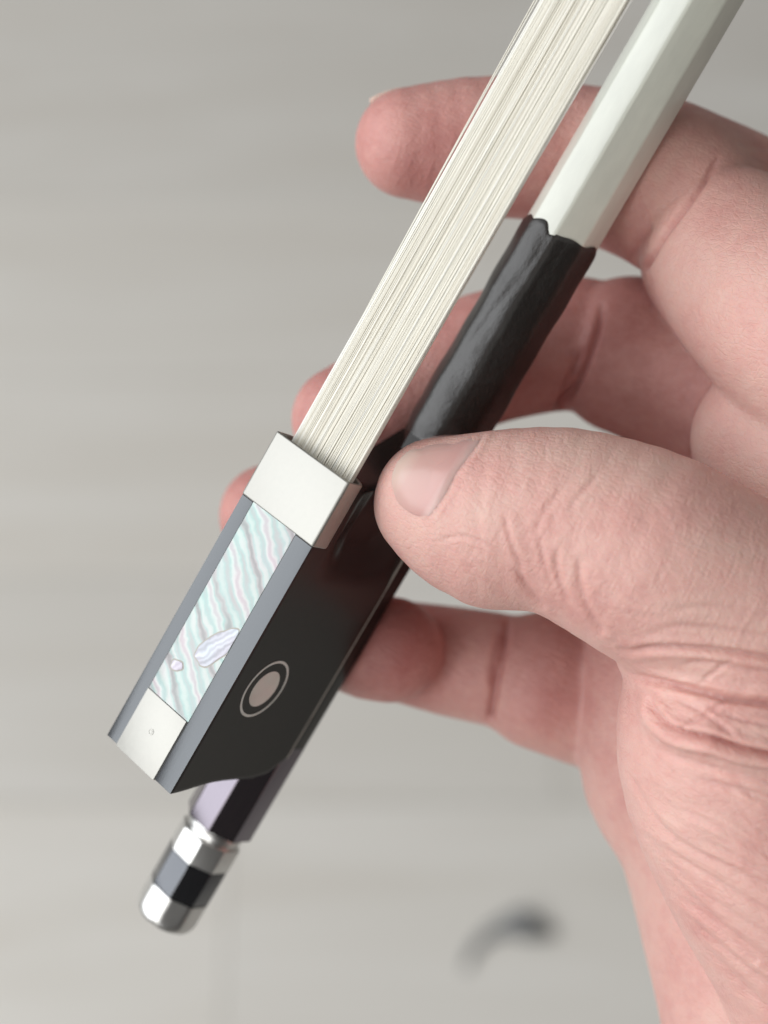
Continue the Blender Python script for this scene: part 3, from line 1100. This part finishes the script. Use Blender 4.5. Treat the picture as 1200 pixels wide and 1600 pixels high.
slab('frog_liner', 4.5, 47.0, 4.9, 5.19, 21.24, 21.34, M['rim'], 0.02)
for u0, u1 in ((-5.98, -4.12), (3.26, 5.98)):
    slab('slide_border', 0.05, 34.0, u0, u1, -0.035, 0.4, M['border'], 0.04)  # strips added over the frog's own ebony edges to brighten their sheen
slab('pearl_slide', 8.22, 34.3, -4.08, 3.22, -0.05, 0.6, M['pearl'], 0.04)
slab('heel_plate', -0.12, 8.14, -4.12, 3.0, -0.10, 0.6, M['silver'], 0.05)
# the plate turns up the heel of the frog
V, F = [], []
for k in range(7):
    v = -0.05 + 1.6 * k
    for ds in (-0.75 if k else -0.1, 0.3):
        for u in (-3.9, 2.8):
            V.append((s_heel(max(v, 0)) + ds + (0.35 if k == 0 else 0), u, v))
for k in range(6):
    a = 4 * k
    F += [(a, a + 1, a + 5, a + 4), (a + 3, a + 2, a + 6, a + 7), (a + 2, a, a + 4, a + 6), (a + 1, a + 3, a + 7, a + 5)]
F += [(0, 2, 3, 1), (24, 25, 27, 26)]
part('heel_back_plate', V, F, M['silver'], frog, 0.05)


def disc(name, s, u, v, r, face, thick, mat, inner=0.0, k=40, su=1.0):
    """flat round inlay; face 'slide' lies on the slide, 'side' on the flank of the frog"""
    V, F = [], []
    for q in range(k):
        a = 2 * math.pi * q / k
        for rr in ((r, inner) if inner else (r,)):
            ds, dv = rr * math.cos(a), rr * math.sin(a) * su
            for top in (0, 1):
                if face == 'side':
                    V.append((s + ds, half(s + ds, v + dv) + (thick if top else -0.3), v + dv))
                else:
                    V.append((s + ds, u + dv, v - (thick if top else -0.2)))
    st = 4 if inner else 2
    for q in range(k):
        a, b = q * st, ((q + 1) % k) * st
        F.append((a, b, b + 1, a + 1))
        if inner:
            F += [(a + 1, b + 1, b + 3, a + 3), (a + 3, b + 3, b + 2, a + 2), (a + 2, b + 2, b, a)]
    if not inner:
        F += [tuple(q * 2 + 1 for q in range(k)), tuple(q * 2 for q in range(k))[::-1]]
    return part(name, V, F, mat, frog, 0.0)


disc('plate_pin', 4.2, -0.65, -0.10, 0.42, 'slide', 0.05, M['silver'], 0.26, 24)
disc('plate_pin', 4.2, -0.65, -0.10, 0.22, 'slide', 0.03, M['silver'], 0.0, 20)
disc('eye_ring', 14.8, 0, 7.25, 4.0, 'side', 0.03, M['button_silver'], 3.66, 56)
disc('pearl_eye', 14.8, 0, 7.25, 2.5, 'side', 0.03, M['eye'], 0.0, 40)


def blister(c, d, L, W, name, seed, z0):
    """grown-in pearl figure: a rim and a slightly raised field, oval along direction d on the slide"""
    d = np.array(d, float) / np.hypot(*d)
    n_ = np.array([-d[1], d[0]])
    for nm, g, h, mt in ((name + '_rim', 1.0, z0, M['rim']), (name, None, z0 + 0.05, M['blister'])):
        rr = random.Random(seed)
        ph = [rr.uniform(0, 6.28) for _ in range(4)]
        V = []
        k = 48
        for q in range(k):
            a = 2 * math.pi * q / k
            w = 1 + 0.05 * math.sin(3 * a + ph[0]) + 0.035 * math.sin(5 * a + ph[1]) + 0.02 * math.sin(9 * a + ph[2])
            ca, sa = math.cos(a), math.sin(a)
            ex = (abs(ca) ** 0.72) * math.copysign(1, ca), (abs(sa) ** 0.72) * math.copysign(1, sa)
            gl = 1.0 if g else None
            l_, w_ = (L, W) if g else (L - 0.17, W - 0.17)
            p = np.array(c) + d * l_ * ex[0] * w + n_ * w_ * ex[1] * w
            V.append((p[0], min(p[1], 3.18), -h))
        for s_, u_, v_ in list(V):
            V.append((s_, u_, 0.3))
        F = [tuple(range(k))] + [(i, k + i, k + (i + 1) % k, (i + 1) % k) for i in range(k)]
        part(nm, V, F, mt, frog, 0.0)


blister((17.6, 1.55), (0.86, 0.50), 3.5, 1.55, 'pearl_figure', 3, 0.06)
blister((12.65, -2.1), (0.4, 0.9), 1.0, 0.72, 'pearl_spot', 8, 0.06)

# ferrule: a D shaped band
outer, inner = [], []
K = 10
for r_, lst, hw, v0, vt in ((0.4, outer, 6.15, -0.22, 5.6), (0.3, inner, 5.66, 0.22, 5.1)):
    for q in range(6):
        a = math.pi / 2 * q / 5
        lst.append((-hw + r_ - r_ * math.sin(math.pi / 2 - a) if False else -hw + r_ - r_ * math.cos(a), v0 + r_ - r_ * math.sin(a)))
    for q in range(6):
        a = math.pi / 2 * q / 5
        lst.append((hw - r_ + r_ * math.sin(a), v0 + r_ - r_ * math.cos(a)))
    for q in range(1, 24):
        a = math.pi * q / 24
        lst.append((hw * math.cos(a), 1.9 + (vt - 1.9) * math.sin(a)))
m = len(outer)
V = [(s, u, v) for s in (FER, FL) for lp in (outer, inner) for u, v in lp]
F = []
for j in range(m):
    k = (j + 1) % m
    F += [(j, k, 2 * m + k, 2 * m + j), (m + k, m + j, 3 * m + j, 3 * m + k), (j, m + j, m + k, k), (2 * m + j, 2 * m + k, 3 * m + k, 3 * m + j)]
part('ferrule', V, F, M['silver'], frog, 0.22, 3)

# hair: hundreds of fine strands in one flat ribbon
rg = np.random.RandomState(4)
NS = 1400
s_st = np.concatenate([np.linspace(38, 46, 5), np.linspace(50, 260, 36)])
V, F, tone = [], [], []
band = rg.rand(60)
for i in range(NS):
    u0 = (rg.rand() * 2 - 1) * 4.95
    lay = rg.rand()
    v0 = 1.62 + 0.75 * lay
    if abs(u0) > 4.4:
        v0 = 1.7 + 0.6 * rg.rand()
    r0 = rg.uniform(0.05, 0.085)
    ph, am = rg.rand(3) * 6.28, rg.uniform(0.02, 0.11)
    drift = rg.normal(0, 0.22)
    b = band[int((u0 + 5) / 10 * 59)]
    tn = np.clip(0.35 + 0.45 * b + rg.normal(0, 0.13) + (0.35 if u0 < -4.3 else 0), 0, 1)  # strands along the left edge paler: side light put into the tone
    if rg.rand() < 0.02:
        tn *= 0.5
    stray = i < 5
    if stray:
        u0, drift, am = (4.7 if i < 3 else -4.6), 0.0, 0.25
    base = len(V)
    for s in s_st:
        e = min(1, (s - 38) / 25)
        u = u0 + e * (am * math.sin(s / 23 + ph[0]) + drift * (s - 42) / 90) * (1 if abs(u0) < 4.6 else 0.35)
        u = max(-5.05, min(5.05, u))
        if stray:
            u += math.copysign(1, u0) * e * (0.12 + 0.10 * i) * (1 + math.sin(s / (14 + 3 * i) + i))
        v = v0 + e * am * 0.7 * math.sin(s / 19 + ph[1])
        for k in range(4):
            a = math.pi / 2 * k + 0.78
            V.append((s, u + r0 * math.cos(a), v + r0 * math.sin(a)))
            tone.append(tn)
    for j in range(len(s_st) - 1):
        for k in range(4):
            a = base + j * 4
            F.append((a + k, a + (k + 1) % 4, a + 4 + (k + 1) % 4, a + 4 + k))
# the packed core of the ribbon behind the top strands
for q in range(24):
    ua, ub, b = -4.9 + 9.8 * q / 24, -4.9 + 9.8 * (q + 1) / 24, len(V)
    for s in s_st:
        V += [(s, ua, 1.95 + 0.1 * rg.rand()), (s, ub, 1.95 + 0.1 * rg.rand()), (s, ub, 2.35), (s, ua, 2.35)]
        tone += [0.3 + 0.4 * band[q * 2]] * 4
    for j in range(len(s_st) - 1):
        for k in range(4):
            a = b + j * 4
            F.append((a + k, a + (k + 1) % 4, a + 4 + (k + 1) % 4, a + 4 + k))
me = np_mesh('hair', np.array(V) * 0.001, np.array(F))
a_ = me.attributes.new('tone', 'FLOAT', 'POINT')
a_.data.foreach_set('value', np.array(tone, np.float32))
hair = obj('hair', me, M['hair'], bow)
hair['kind'] = 'stuff'
hair['label'] = 'flat ribbon of pale horsehair'
# spread wedge that holds the hair in the ferrule
part('hair_wedge', [(s, u, v) for s in (37, 42.0) for u, v in ((-5.3, 2.6), (5.3, 2.6), (4.6, 5), (-4.6, 5))],
     [(0, 1, 2, 3), (7, 6, 5, 4), (0, 4, 5, 1), (1, 5, 6, 2), (2, 6, 7, 3), (3, 7, 4, 0)], M['rim'], frog, 0.05)

# leather grip
rg = np.random.RandomState(9)
KA, KS = 72, 90
V, F = [], []
for j in range(KS + 1):
    t = j / KS
    for i in range(KA):
        a = 2 * math.pi * i / KA
        top = 78.7 + 0.35 * math.sin(3 * a + 1.1) + 0.2 * math.sin(7 * a + 0.4) - 0.5 * math.exp(-((a - 4.95) / 0.12) ** 2)
        s = 48.5 + (top - 48.5) * t
        fa = (a + math.pi / 8) % (math.pi / 4) - math.pi / 8
        ro = (AS + 0.22) / math.cos(fa)
        r = 0.6 * ro + 0.4 * (AS + 0.42)
        r += 0.06 * math.sin(a * 2 + s * 0.35) + 0.05 * math.sin(s * 0.9 + 2 * a) + 0.10 * math.exp(-((a - 5.18) / 0.10) ** 2) * (0.4 + 0.6 * t)
        r -= 0.12 * math.exp(-((a - 5.0) / 0.16) ** 2 - ((s - 75.5) / 1.8) ** 2)
        r -= 0.16 * math.exp(-((a - 4.7 - 0.03 * (s - 66)) / 0.07) ** 2) * math.exp(-((s - 66) / 6) ** 2)
        r -= 0.30 * max(0, (0.06 - t) / 0.06) + 0.22 * max(0, (t - 0.975) / 0.025) ** 2
        V.append((s, r * math.cos(a), VS + r * math.sin(a)))
for j in range(KS):
    for i in range(KA):
        k = (i + 1) % KA
        F.append((j * KA + i, j * KA + k, (j + 1) * KA + k, (j + 1) * KA + i))
# turned-in ends
for e, sgn in ((0, 1), (KS, -1)):
    b = len(V)
    for i in range(KA):
        s, u, v = V[e * KA + i]
        V.append((s + 0.3 * sgn, u * 0.90, VS + (v - VS) * 0.90))
    for i in range(KA):
        k = (i + 1) % KA
        F.append((e * KA + i, e * KA + k, b + k, b + i))
part('leather_grip', V, F, M['leather'], bow, 0.0, angle=70)

# ------------------------------------------------------------------ dark curled thing lying on the floor
V, F = [], []
d2 = lambda x, y: (lambda d: CAM + d * (-CAM.z + 0.012) / d.z)(RIGHT * ((x - 600) / FPX) + UP * ((800 - y) / FPX) - BACK)
pts = [d2(*p) for p in ((728, 1512), (738, 1484), (762, 1458), (792, 1444), (818, 1442), (842, 1450), (870, 1456))]
rad = [0.0015, 0.0024, 0.0034, 0.0058, 0.0085, 0.006, 0.0016]
sp = spline([np.append(np.array(p), r) for p, r in zip(pts, rad)], 0.004)
for i, q in enumerate(sp):
    d = sp[min(i + 1, len(sp) - 1)][:3] - sp[max(i - 1, 0)][:3]
    d /= np.linalg.norm(d)
    w = np.cross(d, (0, 0, 1))
    w /= np.linalg.norm(w)
    for k in range(10):
        a = 2 * math.pi * k / 10
        V.append(np.array([q[0], q[1], q[3]]) + w * q[3] * math.cos(a) * 1.25 + np.array((0, 0, 1)) * q[3] * math.sin(a))
for i in range(len(sp) - 1):
    for k in range(10):
        F.append((i * 10 + k, i * 10 + (k + 1) % 10, i * 10 + 10 + (k + 1) % 10, i * 10 + 10 + k))
F += [tuple(range(10))[::-1], tuple(range((len(sp) - 1) * 10, len(sp) * 10))]
org = np.array([pts[3].x, pts[3].y, 0.0])
curl = obj('dark_scrap', mesh('dark_scrap', np.array(V) - org, F), M['cord'])
curl.location = org
tag(curl, 'small dark grey curled scrap lying on the pale plank floor', 'scrap')
